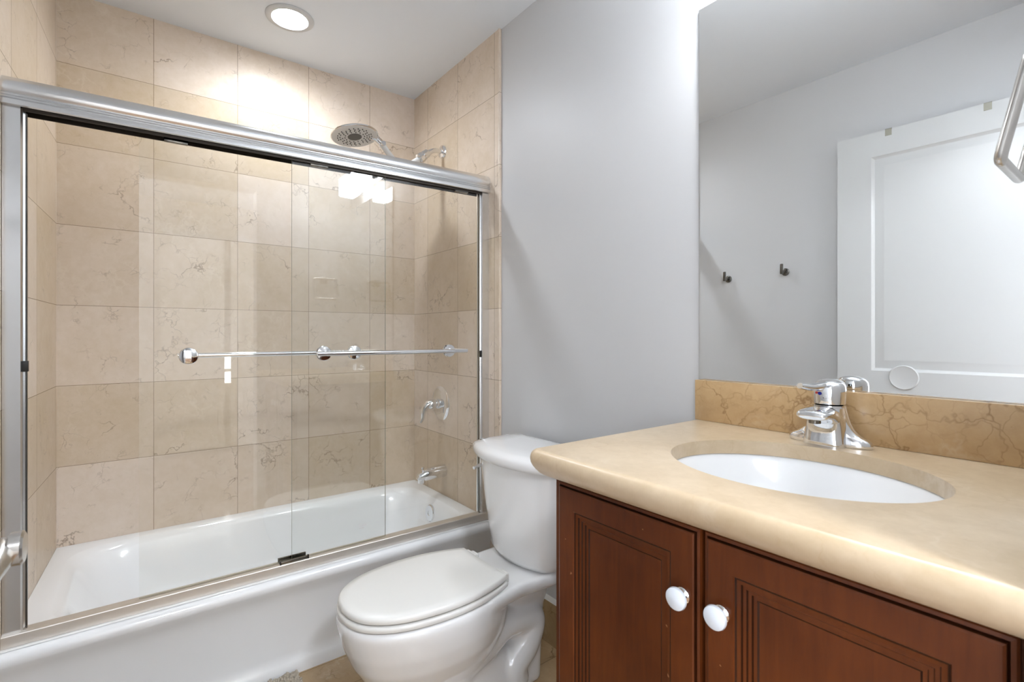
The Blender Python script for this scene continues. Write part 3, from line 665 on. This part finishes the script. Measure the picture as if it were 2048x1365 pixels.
# ================================================================== open door on the left wall, its hangers, robe hooks
dA = Vector((1.563, -1.42, 0)); dB = Vector((2.44, -1.45, 0)); ang = math.atan2(dB.y-dA.y, dB.x-dA.x); W = (dB-dA).length; DH = 2.064
def dpt(u, d, z):   # u along the door from its free edge, d out of its face into the room
    e = (dB-dA).normalized(); n = Vector((-e.y, e.x, 0)); return dA+e*u+n*d+Vector((0, 0, z))
b = NB()
us = [0, W]; zs = [0.012, DH]
def dface(u0, u1, z0, z1, d=0.0): add_face(b, [b.verts.new(dpt(u, d, z)) for u, z in ((u0, z0), (u1, z0), (u1, z1), (u0, z1))])
panels = [(0.135, W-0.135, 0.99, 1.955), (0.135, W-0.135, 0.22, 0.86)]
u0, u1 = panels[0][:2]
dface(0, u0, 0.012, DH); dface(u1, W, 0.012, DH); dface(u0, u1, 0.012, 0.22); dface(u0, u1, 0.86, 0.99); dface(u0, u1, 1.955, DH)
for (a0, a1, z0, z1) in panels:
    sq = [(0, 0), (0.004, -0.004), (0.012, -0.008), (0.018, -0.008), (0.045, -0.002), (0.050, -0.002)]
    loft(b, [[dpt(u, h, z) for u, z in ((a0+d, z0+d), (a1-d, z0+d), (a1-d, z1-d), (a0+d, z1-d))] for d, h in sq], False, True)
fr4 = [[dpt(u, h, z) for u, z in ((0, 0.012), (W, 0.012), (W, DH), (0, DH))] for h in (0, -0.035)]
loft(b, fr4, False, True)
door = struct('door_1', b, M['white'], None, 20)
b = NB(); lathe(b, [(0.054, 0), (0.054, 0.003), (0.050, 0.005), (0.044, 0.0035), (0, 0.0035)], dpt(0.254, 0, 0.965), dpt(0, 1, 0)-dpt(0, 0, 0), 48); struct('round_plate', b, M['white'], door)
nrm = dpt(0, 1, 0)-dpt(0, 0, 0); ed = (dB-dA).normalized()
hb = dpt(0.066, 0, 0.878)
b = NB(); lathe(b, [(0.033, 0), (0.033, 0.006), (0.028, 0.010), (0.017, 0.012), (0.016, 0.060), (0.021, 0.063), (0.0215, 0.074), (0.018, 0.0765), (0, 0.077)], hb, nrm, 36)
lp = smooth_path([hb+nrm*0.052, hb+nrm*0.054+ed*0.03+Vector((0, 0, -0.006)), hb+nrm*0.052+ed*0.07+Vector((0, 0, -0.012)), hb+nrm*0.046+ed*0.115+Vector((0, 0, -0.012))], 6)
tube(b, lp, [0.017, 0.017, 0.017, 0.017, 0.0165, 0.016, 0.0155, 0.015, 0.0145]+[0.0135]*(len(lp)-9), 20); struct('door_handle', b, M['nickel'], door)
b = NB(); box(b, 0, 0.001, 0, 0.001, 0, 0.001); b.free()
for u, lab in ((0.199, 'small grey over-door hanger clip, nearer the door edge, seen in the mirror'), (0.521, 'small grey over-door hanger clip, nearer the hinges, seen in the mirror')):
    b = NB(); p = dpt(u, 0, DH)
    for (d0, d1, z0, z1) in ((0.0002, 0.0025, -0.028, 0.0025), (-0.0375, 0.0025, 0.0002, 0.0025), (-0.0375, -0.0352, -0.06, 0.0025)):
        q = [dpt(u+su, d, DH+z) for z in (z0, z1) for su, d in ((-0.012, d0), (0.012, d0), (0.012, d1), (-0.012, d1))]
        V = [b.verts.new(x) for x in q]
        for f in ((0, 1, 2, 3), (4, 5, 6, 7), (0, 1, 5, 4), (1, 2, 6, 5), (2, 3, 7, 6), (3, 0, 4, 7)): add_face(b, [V[i] for i in f])
    obj('door_hanger', b, M['clip'], None, 0, origin=tuple(p), label=lab, category='hanger', group='hanger clips over the door')
def robe_hook(x, z, lab):
    t = thing('robe_hook', (x, -1.53, z), lab, 'hook', 'robe hooks on the left wall')
    b = NB(); lathe(b, [(0.020, 0), (0.020, 0.005), (0.017, 0.007), (0, 0.007)], (x, -1.53, z), (0, 1, 0), 28); obj('wall_plate', b, M['gunmetal'], t)
    b = NB(); tube(b, [(x, -1.525, z), (x, -1.485, z)], 0.008, 18); box(b, x-0.007, x+0.007, -1.490, -1.479, z-0.014, z+0.040, 0.0025); obj('hook_arm', b, M['gunmetal'], t)
robe_hook(0.957, 1.476, 'dark metal robe hook left in the mirror, nearer the tub')
robe_hook(1.277, 1.486, 'dark metal robe hook right in the mirror, nearer the door')

# ================================================================== bath mat
bmx = thing('bath_mat', (1.0, -1.12, 0), 'shaggy greige bath mat on the floor along the tub', 'bath mat')
b = NB(); box(b, 0.735, 1.26, -1.44, -0.795, 0.0005, 0.010, 0.003); obj('backing', b, M['mat_back'], bmx)
b = NB()
for i in range(1500):
    x = random.uniform(0.738, 1.257); y = random.uniform(-1.437, -0.798)
    if i < 900: x = 0.738+random.random()*0.16; y = -0.798-random.random()*0.25
    h = random.uniform(0.016, 0.024); r = random.uniform(0.0045, 0.0065); dx, dy = random.uniform(-.006, .006), random.uniform(-.006, .006)
    loft(b, [[Vector((x+dx*k+r*s*math.cos(2*PI*j/6), y+dy*k+r*s*math.sin(2*PI*j/6), 0.008+(h-0.008)*k)) for j in range(6)] for k, s in ((0, 0.8), (0.5, 1.0), (0.85, 0.8), (1.0, 0.3))], False, True)
obj('pile', b, M['pile'], bmx, 60, kind='stuff')
